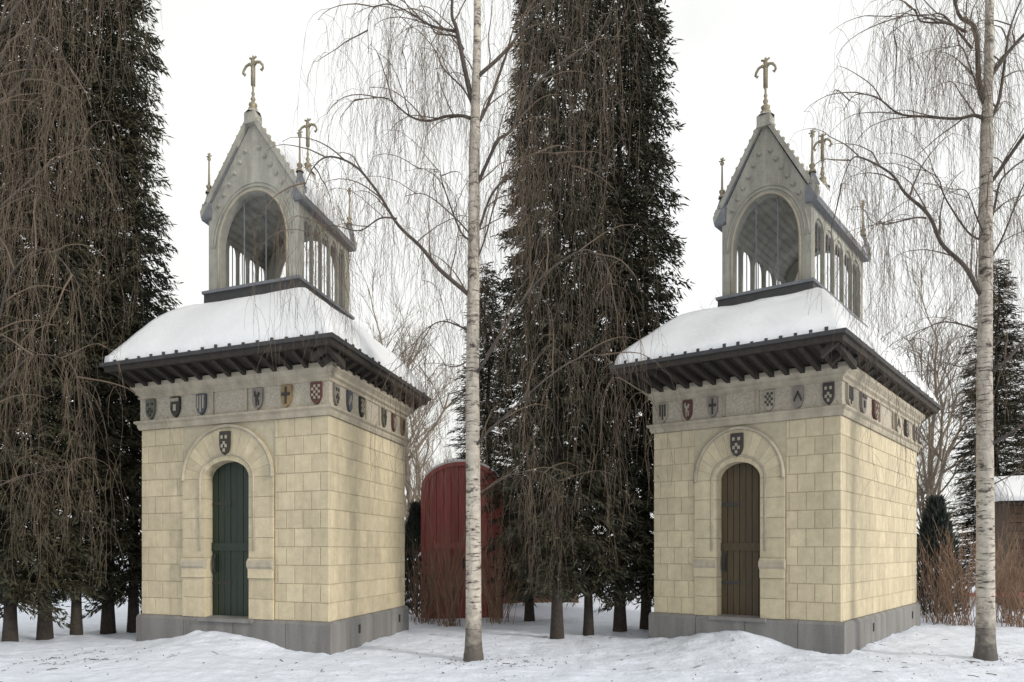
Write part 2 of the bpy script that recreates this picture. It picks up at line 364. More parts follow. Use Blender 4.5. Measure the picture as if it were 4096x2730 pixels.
    for z in (1.0, 2.3):
        q = mb(); q.box(ac + .1 * hw, ac + hw - .01, .150, .158, z, z + .045); q.build('hinge', M_iron, door)
    q = mb(); q.prism_a([(-.10, ZP - .06), (-.10, ZP - .005), (.19, ZP + .02), (.19, ZP - .06)], ac - hw - .1, ac + hw + .1); q.build('threshold', M_plinth, door)
    # --- crest above the door
    shield(P, 0, ac, 3.27, .19, .38, root, F4, F3, 'roundels', .05, 'crest')
    # --- string course, frieze with shields, cornice
    ring('string_course', [(-.02, ZS), (.03, ZS), (.05, ZS + .05), (.05, ZS + .08), (.09, ZS + .11), (.09, ZS + .14), (.02, ZS + .16), (-.02, ZS + .16)], M_trim, root)
    fr = ring('frieze', [(-.02, ZF), (.012, ZF), (.012, ZC), (-.02, ZC)], M_frieze, root)
    pats = ['lion', 'check', 'roundels', 'pale', 'cross', 'chevron', 'chief']
    fields = pal; chs = [F4, F3, F4, F3, F1, F4, F2]
    for face, LL in ((0, Lf), (1, Ls)):
        for i, u in enumerate((.055, .20, .345, .645, .79, .935)):
            u = u if face == 0 else u; wd = .052 * LL
            fi = fields[(i + face * 2) % len(fields)]; ch = F3 if fi in (F1, F4, F7) else F4
            shield(P, face, u * LL, (ZF + ZC) / 2 - .005, wd, .335, fr, fi, ch, pats[(i * 3 + face + seed) % 7], .012)
        for u in (.405, .585):
            q = MB(T if face == 0 else (lambda a, b, z: T(b, a, z))); q.box(u * LL - .018, u * LL + .018, -.045, .0, ZF + .004, ZC - .004); q.build('frieze_divider', M_trim, fr)
    ring('cornice', [(-.02, ZC), (.03, ZC), (.03, ZC + .05), (.07, ZC + .08), (.07, ZC + .12), (.13, ZC + .18), (.13, ZC + .25), (.02, ZC + .26), (-.02, ZC + .26)], M_trim, root)
    # --- roof: eaves, rafters, sheet, snow
    oa, ob, oa1, ob1 = .10 * Lf, .20 * Ls, .045 * Lf, .10 * Ls
    eo = lambda o: (oa + o, ob + o, oa1 + o, ob1 + o)
    sh = mb(); ZE = 4.50
    def rect(u, ex=0):
        e = (-oa - ex, -ob - ex, Lf + oa1 + ex, Ls + ob1 + ex); t = (.25 * Lf, .2 * Ls, .75 * Lf, .8 * Ls)
        return [e[k] + (t[k] - e[k]) * u for k in range(4)]
    def prof(u): return ZE + .1 + 1.22 * (u + .16 * math.sin(math.pi * u))
    def loft(rows, nseg, zf, jit):
        q = mb(); n = nseg * 4
        for r in rows:
            x0, y0, x1, y1 = rect(min(max(r, 0), 1), 0 if r >= 0 else -r)
            cs = [(x0, y0), (x1, y0), (x1, y1), (x0, y1)]
            for k in range(4):
                c0, c1 = cs[k], cs[(k + 1) % 4]
                for j in range(nseg):
                    s = j / nseg; x = c0[0] + (c1[0] - c0[0]) * s; y = c0[1] + (c1[1] - c0[1]) * s
                    q.v.append(T(*jit(x, y, zf(r), r)))
        for i in range(len(rows) - 1):
            for j in range(n): q.f.append((i * n + j, i * n + (j + 1) % n, (i + 1) * n + (j + 1) % n, (i + 1) * n + j))
        return q
    roof = loft([0, .25, .5, .75, 1], 6, lambda r: prof(r) - .03, lambda x, y, z, r: (x, y, z)).build('roof', M_sheet, root)
    ring('fascia', [(-.06, ZE - .05), (.0, ZE - .05), (.02, ZE + .07), (-.06, ZE + .07)], M_dark, roof, offs=eo)
    ring('gutter', [(.0, ZE + .03), (.05, ZE + .03), (.065, ZE + .085), (.0, ZE + .085)], M_sheet, roof, offs=eo)
    # boarded soffit between the wall head and the fascia
    q = mb(); q.v = [T(*p) for p in ((-.02, -.02, ZW - .01), (Lf + .02, -.02, ZW - .01), (Lf + .02, Ls + .02, ZW - .01), (-.02, Ls + .02, ZW - .01), (-oa, -ob, ZE + .03), (Lf + oa1, -ob, ZE + .03), (Lf + oa1, Ls + ob1, ZE + .03), (-oa, Ls + ob1, ZE + .03))]
    q.f = [(k, (k + 1) % 4, 4 + (k + 1) % 4, 4 + k) for k in range(4)]; q.build('soffit', M_dark, roof)
    nr = 15
    for i in range(nr):
        a = -oa + .12 + (Lf + oa + oa1 - .24) * i / (nr - 1)
        q = mb(); q.prism_a([(.0, ZW - .13), (-ob + .08, ZE - .06), (-ob + .08, ZE + .02), (.0, ZW - .02)], a - .035, a + .035); q.build('rafter', M_dark, roof)
        b = -ob + .12 + (Ls + ob + ob1 - .24) * i / (nr - 1)
        q = mb(); q.prism([(.0, ZW - .13), (-oa + .07, ZE - .06), (-oa + .07, ZE + .02), (.0, ZW - .02)], b - .035, b + .035); q.build('rafter', M_dark, roof)
    def jit(x, y, z, r):
        p = (x * 1.3 + seed, y * 1.3, 0); k = noise.noise((x * 6, y * 6, seed))
        if r < 0: return (x, y, z)
        if r < .03: return (x + .02 * k, y + .02 * noise.noise((x * 5, y * 5, 40)), z + .035 * k + .02 * noise.noise((x * 1.7, y * 1.7, seed)))
        e = 1 - min(1, max(0, (r - .85) / .15))
        return (x, y, z + e * (.055 * noise.noise(p) + .014 * k))
    rows = [0.0, .004, .012, .03, .07] + [.1 + .05 * i for i in range(18)] + [1]
    sn = loft(rows, 34, lambda r: prof(r) + (-.02 if r <= 0 else .035 if r < .008 else .07 if r < .02 else .10 if r < .05 else .115), jit)
    sn.build('snow_cover', M_rsnow, roof, True)
    nd = 16
    for i in range(nd):                          # snow guards showing through at the eaves
        a = -oa + .1 + (Lf + oa + oa1 - .2) * (i + .5) / nd; x0, y0, x1, y1 = rect(.02)
        q = mb(); q.box(a - .022, a + .022, y0 - .045, y0 + .02, ZE + .10, ZE + rnd.uniform(.12, .16)); q.build('snow_guard', M_sheet, roof)
        b = -ob + .1 + (Ls + ob + ob1 - .2) * (i + .5) / nd
        q = mb(); q.box(x0 - .045, x0 + .02, b - .022, b + .022, ZE + .10, ZE + rnd.uniform(.12, .16)); q.build('snow_guard', M_sheet, roof)
    # --- belfry
    a0, a1, b0, b1 = .25 * Lf, .75 * Lf, .2 * Ls, .8 * Ls; am = (a0 + a1) / 2; hwid = (a1 - a0) / 2
    q = mb(); q.box(a0 - .05, a1 + .05, b0 - .07, b1 + .05, 5.55, 6.06); bel = q.build('belfry', M_sheet, root)
    q = mb(); q.box(a0 - .075, a1 + .075, b0 - .10, b1 + .075, 6.06, 6.11); q.build('sill', M_lead, bel)
    ZEV, ZA = 7.60, 9.02
    gab = lambda a: ZEV + (ZA - ZEV) * (1 - abs(a - am) / hwid)
    aw = hwid * .74
    for nm, y0, y1 in (('front_gable', b0, b0 + .16), ('rear_gable', b1 - .16, b1)):
        q = mb(); arch_wall(q, a0, a1, 6.11, gab, am, aw, 6.11, 6.86, 7.76, y0, y1, 20); q.build(nm, M_bell, bel)
    for (d, r, off) in ((.02, .022, -.01), (.10, .018, -.005), (.16, .014, -.003)):
        q = mb(); q.tube([(am - aw - d, b0 + off, 6.12)] + [(x, b0 + off, z) for x, z in arch_pts(am, aw + d, 6.86, 7.76 + d, 28)] + [(am + aw + d, b0 + off, 6.12)] if d < .1 else [(x, b0 + off, z) for x, z in arch_pts(am, aw + d, 6.9, 7.76 + d, 28)], r, 8)
        q.build('arch_moulding', M_trim if d < .1 else M_bell, bel, True)
    for s in (-.33, .33):
        zt = 6.86 + .9 * math.sqrt(1 - s * s)
        q = mb(); q.tube([(am + s * aw, b0 + .08, 6.11), (am + s * aw, b0 + .08, zt)], .012, 6); q.build('mullion', M_lead, bel)
    ns = 5
    for side, (x0, x1) in enumerate(((a0, a0 + .07), (a1 - .07, a1))):
        q = mb(); bl = (b1 - b0 - .32) / ns
        for i in range(ns):
            c = b0 + .16 + (i + .5) * bl
            arch_wall(q, c - bl / 2, c + bl / 2, 6.11, 7.50, c, bl * .45, 6.16, 7.06, 7.30, x0, x1, 10, 'b')
        q.build('arcade', M_bell, bel)
        for i in range(ns):
            c = b0 + .16 + (i + .5) * bl
            q = mb(); q.lathe(((x0 + x1) / 2, c), [(.022, 6.16), (.010, 6.2), (.010, 7.20), (.02, 7.27)], 8); q.build('colonnette', M_lead if side == 0 else M_bell, bel)
    # belfry floor and boarded ceiling
    q = mb(); q.box(a0 + .12, a1 - .12, b0 + .16, b1 - .16, 6.04, 6.10); q.build('belfry_floor', M_lead, bel)
    vp = arch_pts(am, hwid - .06, 7.20, 7.82, 16); vq = arch_pts(am, hwid - .02, 7.24, 7.86, 16); q = mb()
    for i in range(16): q.prism([vp[i], vp[i + 1], vq[i + 1], vq[i]], b0 + .14, b1 - .14)
    q.build('vault', M_bell, bel, True)
    # steep roof: two slopes with snow
    for sg in (-1, 1):
        e = am + sg * (hwid + .09); ze = ZEV - .13; q = mb()
        q.prism([(e, ze), (am + sg * .0, ZA + .03), (am, ZA + .09), (e + sg * .02, ze + .05)], b0 - .05, b1 + .05); s = q.build('roof_slope', M_lead, bel)
        q = mb(); nrow, ncol = 10, 14
        for k in range(nrow + 1):
            u = k / nrow
            for j in range(ncol + 1):
                v = j / ncol; x = e + sg * .03 + (am - e - sg * .03) * u; z = ze + .055 + (ZA + .10 - ze - .055) * u; y = b0 + .03 + (b1 - b0 - .06) * v
                th = .07 * math.sin(math.pi * min(1, u * 6 + .05) / 2) * math.sin(math.pi * min(1, (1 - u) * 5 + .1) / 2) + .012 * noise.noise((x * 3, y * 3, seed))
                if j in (0, ncol) or k == 0: th = -.01
                q.v.append(T(x + sg * th * .85, y, z + th * .5))
        q.f = [(k * (ncol + 1) + j, k * (ncol + 1) + j + 1, (k + 1) * (ncol + 1) + j + 1, (k + 1) * (ncol + 1) + j) for k in range(nrow) for j in range(ncol)]
        q.build('snow_patch', M_rsnow, bel, True)
        q = mb(); q.prism([(e - sg * .16, ze - .05), (e + sg * .02, ze - .06), (e + sg * .035, ze + .02), (e - sg * .12, ze + .04)], b0 - .06, b1 + .06); q.build('eave_moulding', M_lead, bel)
        for yb in (b0 - .07, b1 + .0):           # raking coping and crockets on both gables
            q = mb(); q.prism([(e + sg * .03, ze - .02), (am, ZA + .02), (am, ZA + .15), (e + sg * .05, ze + .10)], yb, yb + .07); q.build('coping', M_bell, bel)
            for k in range(11):
                u = (k + .5) / 11.5; x = e + sg * .045 + (am - e - sg * .045) * u; z = ze + .09 + (ZA + .14 - ze - .09) * u
                q = mb(); q.lathe((x, yb + .035), [(.0, z - .03), (.03, z - .005), (.036, z + .03), (.016, z + .05), (.0, z + .055)], 6); q.build('crocket', M_trim, bel)
            for k in range(8):                   # leaf bosses under the coping
                u = (k + .6) / 9; x = e + (am - e) * u - sg * .13; z = ze + (ZA - ze) * u - .11
                if abs(x - am) < .05 or z < ZEV - .02: continue
                q = mb(); q.lathe((x, yb + .062), [(.0, z - .045), (.04, z - .015), (.04, z + .02), (.0, z + .045)], 6); q.build('boss', M_bell, bel)
    for yb in (b0 + .02, b1 - .02):
        q = mb(); q.box(am - .11, am + .11, yb - .11, yb + .11, ZA - .10, ZA + .10); q.lathe((am, yb), [(.15, ZA + .10), (.06, ZA + .2), (.0, ZA + .2)], 8); q.build('apex_block', M_bell, bel)
        q = mb(); cross(q, (am, yb), ZA + .17, 10.16 if yb < am + 9 and yb == b0 + .02 else 10.25, .16 * Lf / 3.2 + .02); q.build('cross', M_gold, bel, True)
        for x in (a0 - .01, a1 + .01):
            q = mb(); q.box(x - .085, x + .085, yb - .085, yb + .085, ZEV - .16, ZEV + .10); q.lathe((x, yb), [(.12, ZEV + .10), (.035, ZEV + .34), (.0, ZEV + .34)], 4); p = q.build('pinnacle', M_lead, bel)
            q = mb(); finial(q, (x, yb), ZEV + .32, 8.66, .026); q.build('finial', M_gold, bel, True)
    return root
chapel(PLANS[0], 'cream stone chapel with a dark green arched door, left of the central birch', M_gdoor, 1, [F1, F6, F2, F7, F4, F5])
chapel(PLANS[1], 'cream stone chapel with a dark brown arched door, right of the central conifers', M_bdoor, 2, [F4, F2, F3, F2, F1, F3])

# ------------------------------------------------------------------ conifers
def conifer_mesh(seed, H, zb, R0, dens):
    r = random.Random(seed); v = []; f = []
    def leaf(p, d, ln, wd):
        u = d.cross(Vector((r.uniform(-1, 1), r.uniform(-1, 1), r.uniform(-1, 1)))); u = u.normalized() * wd
        k = len(v); m = p + d * (ln * .45); v.extend((p, m + u, p + d * ln, m - u)); f.append((k, k + 1, k + 2, k + 3))
    z = zb
    while z < H:
        t = (z - zb) / (H - zb); rad = R0 * (min(1, .8 + t * 3)) * (1 - t) ** .62 * (1 + .22 * noise.noise((z * 1.1, seed, 0)))
        for k in range(9):
            az = r.uniform(0, 2 * math.pi); ln = rad * r.uniform(.6, 1.12) * (1 + .25 * noise.noise((math.cos(az) * 1.5, math.sin(az) * 1.5, z * .6 + seed)))
            ca, sa = math.cos(az), math.sin(az); zz = z + r.uniform(-.1, .1); n = max(2, int(ln / .019 * dens))
            for i in range(n):
                u = (i + r.random()) / n; u = u ** .7
                q = Vector((ca * ln * u, sa * ln * u, zz + ln * (.12 * u - .55 * u * u + .16 * u ** 4)))
                q += Vector((r.gauss(0, .05), r.gauss(0, .05), r.gauss(0, .03)))
                sd = r.uniform(-1.3, 1.3); d = Vector((ca * math.cos(sd) - sa * math.sin(sd), sa * math.cos(sd) + ca * math.sin(sd), r.uniform(-1.5, .15))).normalized()
                leaf(q, d, r.uniform(.07, .20), r.uniform(.009, .020))
        z += .15
    return mesh('crown', v, f, M_needle, False, False)
def trunk_mesh(H, r0, seed, m, bend=.1):
    mb = MB(); r = random.Random(seed); n = 26
    pts = [(bend * noise.noise((i * .23, seed, 0)) * (i / n), bend * noise.noise((i * .23, seed, 7)) * (i / n), -.25 + (H + .25) * (i / n) ** 1.25) for i in range(n + 1)]
    mb.tube(pts, [r0 * ((1.55 if i == 0 else 1.3 if i == 1 else 1.1 if i == 2 else 1) * (1 - .93 * i / n)) for i in range(n + 1)], 12)
    return mesh('trunk', mb.v, mb.f, m, True)
CON = [(trunk_mesh(17, .105, 3, M_bark), conifer_mesh(11, 17.5, 1.0, 1.0, 1.6)), (trunk_mesh(16, .085, 4, M_bark), conifer_mesh(12, 16.5, .85, .92, 1.6)),
       (trunk_mesh(15, .10, 5, M_bark), conifer_mesh(13, 15.5, .7, 1.0, 1.6))]
def conifer(x, y, k, rot, label, group, s=1.0, sz=1.0):
    t = thing('spruce_tree', label, 'tree', (x, y, ground_z(x, y)), group); t.rotation_euler.z = rot; t.scale = (s, s, sz)
    link('trunk', CON[k][0], t); link('crown', CON[k][1], t)
    return t
GL, GM = 'dark conifers at the left edge', 'dark conifers between the chapels'
spots = [(180, 11.7, 0, .3, 1.0), (306, 12.2, 1, 1.2, 1.0), (432, 12.6, 0, 2.5, 1.02), (535, 12.9, 2, 4.0, 1.0), (40, 11.4, 2, .9, 1.0), (-90, 12.4, 1, 5, 1.1)]
lab = ['thick trunked dark conifer, {} trunk {}'] * 4
names = ['nearest of the row of bare trunks', 'slender second trunk in the row', 'thick third trunk in the row', 'last trunk in the row, against the chapel wall', 'low branches sweeping the snow', 'outermost of the row', 'standing behind the first and second trunks of the row', 'standing farthest back in the row']
for i, (x, d, k, rot, s) in enumerate(spots):
    for off, g, side in ((0, GL, 'at the left edge'), (2048, GM, 'between the two chapels')):
        if off and i == 5: continue
        if off and i == 4: x, d = 70, 14.6
        conifer((x + off - 2048) / F * d, d, k, rot + off * .001, 'dark conifer ' + side + ', ' + names[i], g, s)
# conifers standing behind the birches
conifer((3985 - 2048) / F * 22, 22, 1, .5, 'dark conifer behind the right birch, above the snow-roofed log building', 'background conifers', 1.75, .68)
conifer((4220 - 2048) / F * 23, 23, 2, 1.5, 'dark conifer at the right edge, beyond the right birch', 'background conifers', 1.9, .75)
conifer((1950 - 2048) / F * 19, 19, 0, .5, 'dark conifer behind the central birch, above the red arched shed', 'background conifers', 1.45, .56)

# ------------------------------------------------------------------ birches
def birch_parts(seed):
    S = 9.55 / F; r = random.Random(seed)
    def q(x, y, dy=0): return Vector(((x - 3942) * S, dy, EYE + (2204 - y) * S))
    mb = MB(); pts = [Vector((0, 0, -.3)), Vector((.0, 0, 0)), Vector((.0, 0, .25)), q(3942, 2400), q(3941, 2000), q(3938, 1600), q(3940, 1300), q(3943, 1000), q(3944, 750), q(3946, 560), q(3952, 356), q(3957, 100), q(3956, -200), q(3950, -700, .1), q(3962, -1300, .1), q(3955, -1900, .2)]
    rad = [.19, .155, .125, .115, .108, .100, .092, .086, .082, .080, .062, .055, .05, .038, .022, .006]
    def dense(p, rr, m=5):
        P_, R_ = [], []
        for i in range(len(p) - 1):
            p0, p1, p2, p3 = p[max(i - 1, 0)], p[i], p[i + 1], p[min(i + 2, len(p) - 1)]
            for k in range(m):
                t = k / m; P_.append(.5 * ((2 * p1) + (p2 - p0) * t + (2 * p0 - 5 * p1 + 4 * p2 - p3) * t * t + (3 * p1 - p0 - 3 * p2 + p3) * t ** 3)); R_.append(rr[i] + (rr[i + 1] - rr[i]) * t)
        return P_ + [p[-1]], R_ + [rr[-1]]
    P_, R_ = dense(pts, rad, 6); R_ = [x * (1 + .05 * noise.noise((i * .7, 3, 1))) for i, x in enumerate(R_)]
    mb.tube(P_, R_, 14); trunk = mesh('trunk', mb.v, mb.f, M_birch, True)
    limbs = [  # photo-measured courses of the boughs: (x, y, depth offset), first radius
        ([(3946, 420, 0), (3920, 330, .02), (3885, 124, .08), (3872, 0, .1), (3850, -250, .2), (3800, -700, .3)], .045),
        ([(3930, 1185, 0), (3910, 1165, -.02), (3815, 1078, -.15), (3740, 1003, -.2), (3649, 912, -.3), (3583, 812, -.35), (3500, 746, -.4), (3400, 700, -.45), (3330, 740, -.5), (3300, 830, -.5)], .036),
        ([(3649, 912, -.3), (3590, 925, -.4), (3500, 953, -.5), (3430, 960, -.55), (3370, 1010, -.6)], .014),
        ([(3930, 470, 0), (3898, 456, .02), (3831, 460, .1), (3740, 439, .2), (3666, 390, .3), (3580, 300, .4), (3500, 290, .5), (3440, 350, .5)], .026),
        ([(3880, 108, .08), (3865, 108, .06), (3790, 128, 0), (3749, 116, -.1), (3682, 99, -.2), (3600, 95, -.3), (3545, 150, -.3), (3525, 260, -.3)], .022),
        ([(3900, 180, .06), (3865, 120, .1), (3798, 50, .2), (3740, 0, .3), (3640, -40, .5)], .018),
        ([(3930, 400, 0), (3898, 356, -.05), (3831, 307, -.2), (3790, 249, -.3), (3732, 249, -.4), (3670, 300, -.5)], .014),
        ([(3935, 960, 0), (3890, 912, .1), (3840, 746, .25), (3815, 680, .3), (3770, 620, .35), (3700, 600, .4)], .016),
        ([(3940, 945, 0), (3865, 887, -.2), (3774, 846, -.35), (3700, 850, -.5)], .014),
        ([(3950, 330, 0), (3960, 307, -.02), (4030, 224, -.1), (4096, 157, -.15), (4200, 60, -.25), (4330, -60, -.35), (4430, -90, -.4), (4520, -20, -.4)], .034),
        ([(3960, 480, 0), (3972, 464, .03), (4014, 381, .1), (4064, 166, .2), (4110, 30, .3), (4180, -150, .4), (4280, -260, .5)], .030),
        ([(3950, 740, 0), (3966, 721, -.03), (4030, 580, -.2), (4096, 530, -.3), (4200, 400, -.45), (4320, 310, -.6), (4410, 340, -.6), (4460, 450, -.6)], .030),
        ([(3950, 930, 0), (3966, 900, .05), (4030, 770, .2), (4096, 663, .3), (4190, 560, .4), (4290, 520, .5), (4370, 600, .5)], .024),
        ([(3945, 1060, 0), (3990, 960, -.1), (4040, 800, -.2), (4096, 620, -.3), (4150, 480, -.35)], .016),
        ([(3945, 1500, 0), (4000, 1440, -.2), (4096, 1310, -.4), (4210, 1180, -.6), (4330, 1090, -.7), (4420, 1110, -.7), (4480, 1220, -.7)], .024),
        ([(3945, 1790, 0), (3990, 1745, -.2), (4096, 1655, -.5), (4220, 1560, -.7), (4340, 1490, -.8), (4440, 1500, -.8), (4500, 1600, -.8)], .022),
        ([(3945, 1980, 0), (4000, 1940, .2), (4100, 1880, .3), (4220, 1850, .4), (4300, 1900, .4)], .014),
        ([(3935, 1330, 0), (3880, 1290, .1), (3800, 1270, .2), (3720, 1310, .3), (3660, 1400, .3)], .016),
        ([(3935, 1430, 0), (3870, 1455, .1), (3800, 1440, .25), (3740, 1500, .35)], .012),
        ([(3955, -100, 0), (4010, -250, 0), (4100, -420, .1), (4220, -480, .2)], .022), ([(3955, -150, 0), (3880, -330, 0), (3760, -420, .1), (3640, -360, .2)], .022)]
    lm = []; allb = []
    for P0, r0 in limbs:
        p = [q(x, y, dy) for x, y, dy in P0]; rr = [max(.004, r0 * (1 - .88 * i / (len(p) - 1))) for i in range(len(p))]
        for i in range(2, len(p)): p[i] = p[i] + Vector((r.gauss(0, .03), r.gauss(0, .08), r.gauss(0, .03)))
        D, RR = dense(p, rr, 5); m = MB(); m.tube(D, RR, 7); lm.append(mesh('limb', m.v, m.f, M_limb, True)); allb.append((D, r0))
    tw = MB()
    def strand(p, d, ln, r0, sub):
        pts = [p.copy()]; n = max(4, int(ln / .13)); st = ln / n; d = d.normalized(); wob = Vector((r.gauss(0, .10), r.gauss(0, .10), 0))
        for i in range(n):
            d = (d * .62 + Vector((0, 0, -1)) * .42 + wob * .10 + Vector((r.gauss(0, .055), r.gauss(0, .055), 0))).normalized(); p = p + d * st
            if p.z < .9: break
            pts.append(p.copy())
            if sub and i > 0 and r.random() < .55: strand(p, Vector((r.gauss(0, .7), r.gauss(0, .7), -.4)), ln * r.uniform(.15, .4), r0 * .75, False)
        if len(pts) > 2: tw.tube(pts, [max(.0012, .72 * r0 * (1 - .6 * i / len(pts))) for i in range(len(pts))], 3, False)
    def side(D, r0):
        n = len(D)
        for i in range(2, n):
            for _ in range(2 if i > n * .3 else 1):
                if r.random() < (.72 if D[i].z > 4.5 else .45):
                    dv = Vector((r.gauss(0, .8), r.gauss(0, .8), r.uniform(-.4, .9)))
                    u = i / n; strand(D[i], dv, r.uniform(.5, 2.3) * (.55 + .6 * u), r.uniform(.0028, .0045), True)
    for D, r0 in allb:
        side(D, r0); n = len(D)
        for i in range(4, n, 4):                      # side branchlets that carry their own strands
            d = (D[i] - D[i - 2]).normalized(); p = D[i].copy(); pts = [p.copy()]
            d = (d + Vector((r.gauss(0, .6), r.gauss(0, .6), r.uniform(-.1, .7)))).normalized()
            for k in range(7):
                d = (d + Vector((r.gauss(0, .14), r.gauss(0, .14), -.06 * k + .05))).normalized(); p = p + d * .13; pts.append(p.copy())
            tw.tube(pts, [max(.003, .010 * (1 - .7 * k / 7) * min(1.2, r0 / .02)) for k in range(8)], 4, False)
            for k in range(2, 8):
                if r.random() < .7: strand(pts[k], Vector((r.gauss(0, .6), r.gauss(0, .6), .1)), r.uniform(.5, 2.0), .0035, True)
    return trunk, lm, mesh('twigs', tw.v, tw.f, M_twig, False, False)
BIRCH = [birch_parts(5), birch_parts(6)]
def birch(x, y, label, k):
    t = thing('birch_tree', label, 'tree', (x, y, ground_z(x, y)), 'white barked birches')
    link('trunk', BIRCH[k][0], t)
    for m in BIRCH[k][1]: link('limb', m, t)
    tag(link('twigs', BIRCH[k][2], t), kind='stuff')
    return t
birch((1894 - 2048) / F * 9.55, 9.55, 'bare white-barked birch in front of the red arched shed, between the chapels', 0)
birch((3942 - 2048) / F * 9.55, 9.55, 'bare white-barked birch right of the chapel with the brown door', 1)
birch((-106 - 2048) / F * 9.55, 9.55, 'weeping birch whose bare twigs hang before the left edge conifers', 1)

# ------------------------------------------------------------------ bare background trees
def bare_tree(seed, H, spread_, n0):
    r = random.Random(seed); tk = MB(); tw = MB()
    def grow(p, d, ln, rad, lev):
        pts = [p.copy()]; n = 5
        for i in range(n):
            d = (d + Vector((r.gauss(0, .12), r.gauss(0, .12), .05))).normalized(); p = p + d * (ln / n); pts.append(p.copy())
        (tk if lev < 2 else tw).tube(pts, [rad * (1 - .45 * i / n) for i in range(n + 1)], 7 if lev == 0 else 5 if lev < 2 else 3, lev < 2)
        if lev >= 5: return
        for k in range(n0 if lev == 0 else 4):
            i = r.randint(2, n) if lev else r.randint(1, n); t = r.uniform(.35, .95) * spread_
            ax = Vector((r.gauss(0, 1), r.gauss(0, 1), r.gauss(0, .4))).normalized()
            nd = (d + ax * t).normalized()
            grow(pts[i], nd, ln * r.uniform(.45, .72), max(.0035, rad * r.uniform(.4, .55)), lev + 1)
    grow(Vector((0, 0, -.2)), Vector((0, 0, 1)), H * .5, H * .011, 0)
    return mesh('trunk', tk.v, tk.f, M_grey, True), mesh('twigs', tw.v, tw.f, M_grey, False, False)
BT = [bare_tree(21, 8.5, 1.0, 8), bare_tree(22, 8.0, .9, 8)]
def bare(x, d, k, s, rot, label):
    X = (x - 2048) / F * d; t = thing('bare_tree', label, 'tree', (X, d, ground_z(X, d)), 'bare trees behind the chapels'); t.scale = (s,) * 3; t.rotation_euler.z = rot
    link('trunk', BT[k][0], t); tag(link('twigs', BT[k][1], t), kind='stuff')
bare(800, 19, 0, 1.12, 0, 'bare tree between the left edge conifers and the left belfry')
bare(2848, 19, 0, 1.12, 0, 'bare tree between the central conifers and the right belfry')
bare(1560, 22, 1, 1.05, 1, 'bare tree rising behind the right roof slope of the left chapel')
bare(3610, 22, 1, 1.05, 1, 'bare tree rising behind the right roof slope of the right chapel')
bare(1440, 27, 1, 1.7, 2.2, 'tall bare tree far behind the left belfry, on its right side')
bare(3500, 27, 1, 1.7, 2.2, 'tall bare tree far behind the right belfry, on its right side')
bare(1660, 30, 0, 1.75, 3.2, 'tall bare tree far back, left of the central birch')
bare(3700, 30, 0, 1.75, 3.2, 'tall bare tree far back, left of the right birch')
bare(2920, 33, 1, 1.3, 4.2, 'bare tree far back, seen left of the right belfry')
bare(1740, 25, 0, .8, 2, 'bare tree behind the red arched shed')
bare(3740, 25, 0, .95, 2, 'small bare tree left of the log building, behind the right birch')

# ------------------------------------------------------------------ colour ghost of the chapel door, built as a red arched shed
def standin():
    d = 15.2; x0, x1 = (1688 - 2048) / F * d, (2008 - 2048) / F * d; c = (x0 + x1) / 2; hw = (x1 - x0) / 2
    zt = EYE + (2204 - 1852) / F * d; zs = EYE + (2204 - 1960) / F * d
    root = thing('arch_standin', 'dark red boarded shed with an arched top, for a colour ghost of the chapel door, behind the central birch', 'standin', (c, d, 0))
    top = lambda x: zs + (zt - zs) * math.sqrt(max(0, 1 - (min(abs(x), hw) / hw) ** 2))
    mb = MB(); p = arch_pts(0, hw - .03, zs, zt - .04, 20); mb.prism([(-hw + .03, -.3)] + p + [(hw - .03, -.3)], .05, 2.6); mb.build('body', M_red, root)
    n = 11
    for i in range(n):
        e0, e1 = -hw + 2 * hw * i / n + .006, -hw + 2 * hw * (i + 1) / n - .006; m = (e0 + e1) / 2
        mb = MB(); mb.prism([(e0, -.3), (e1, -.3), (e1, top(e1) - .01), (m, top(m) - .01), (e0, top(e0) - .01)], .0, .06); mb.build('plank', M_red, root)
    mb = MB(); a, b = arch_pts(0, hw + .02, zs, zt + .02, 24), arch_pts(0, hw - .07, zs, zt - .07, 24)
    for i in range(24): mb.prism([a[i], a[i + 1], b[i + 1], b[i]], -.04, .0)
    mb.build('arch_trim', M_red, root)
    mb = MB(); a, b = arch_pts(0, hw + .03, zs, zt + .02, 24), arch_pts(0, hw + .05, zs, zt + .085, 24)
    for i in range(4, 20): mb.prism([a[i], a[i + 1], b[i + 1], b[i]], .01, 2.62)
    mb.build('snow_cover', M_rsnow, root)
    for s in (-1, 1):
        mb = MB(); mb.box(*sorted((s * (hw + .02), s * (hw - .07))), -.04, .0, -.3, zs); mb.build('post', M_red, root)
    for z in (.45, 1.6):
        mb = MB(); mb.box(-hw + .08, hw - .08, -.03, .0, z, z + .13); mb.build('rail', M_red, root)
    mb = MB(); mb.box(.02, .07, -.06, -.0, 1.15, 1.4); mb.build('latch', M_iron, root)
standin()
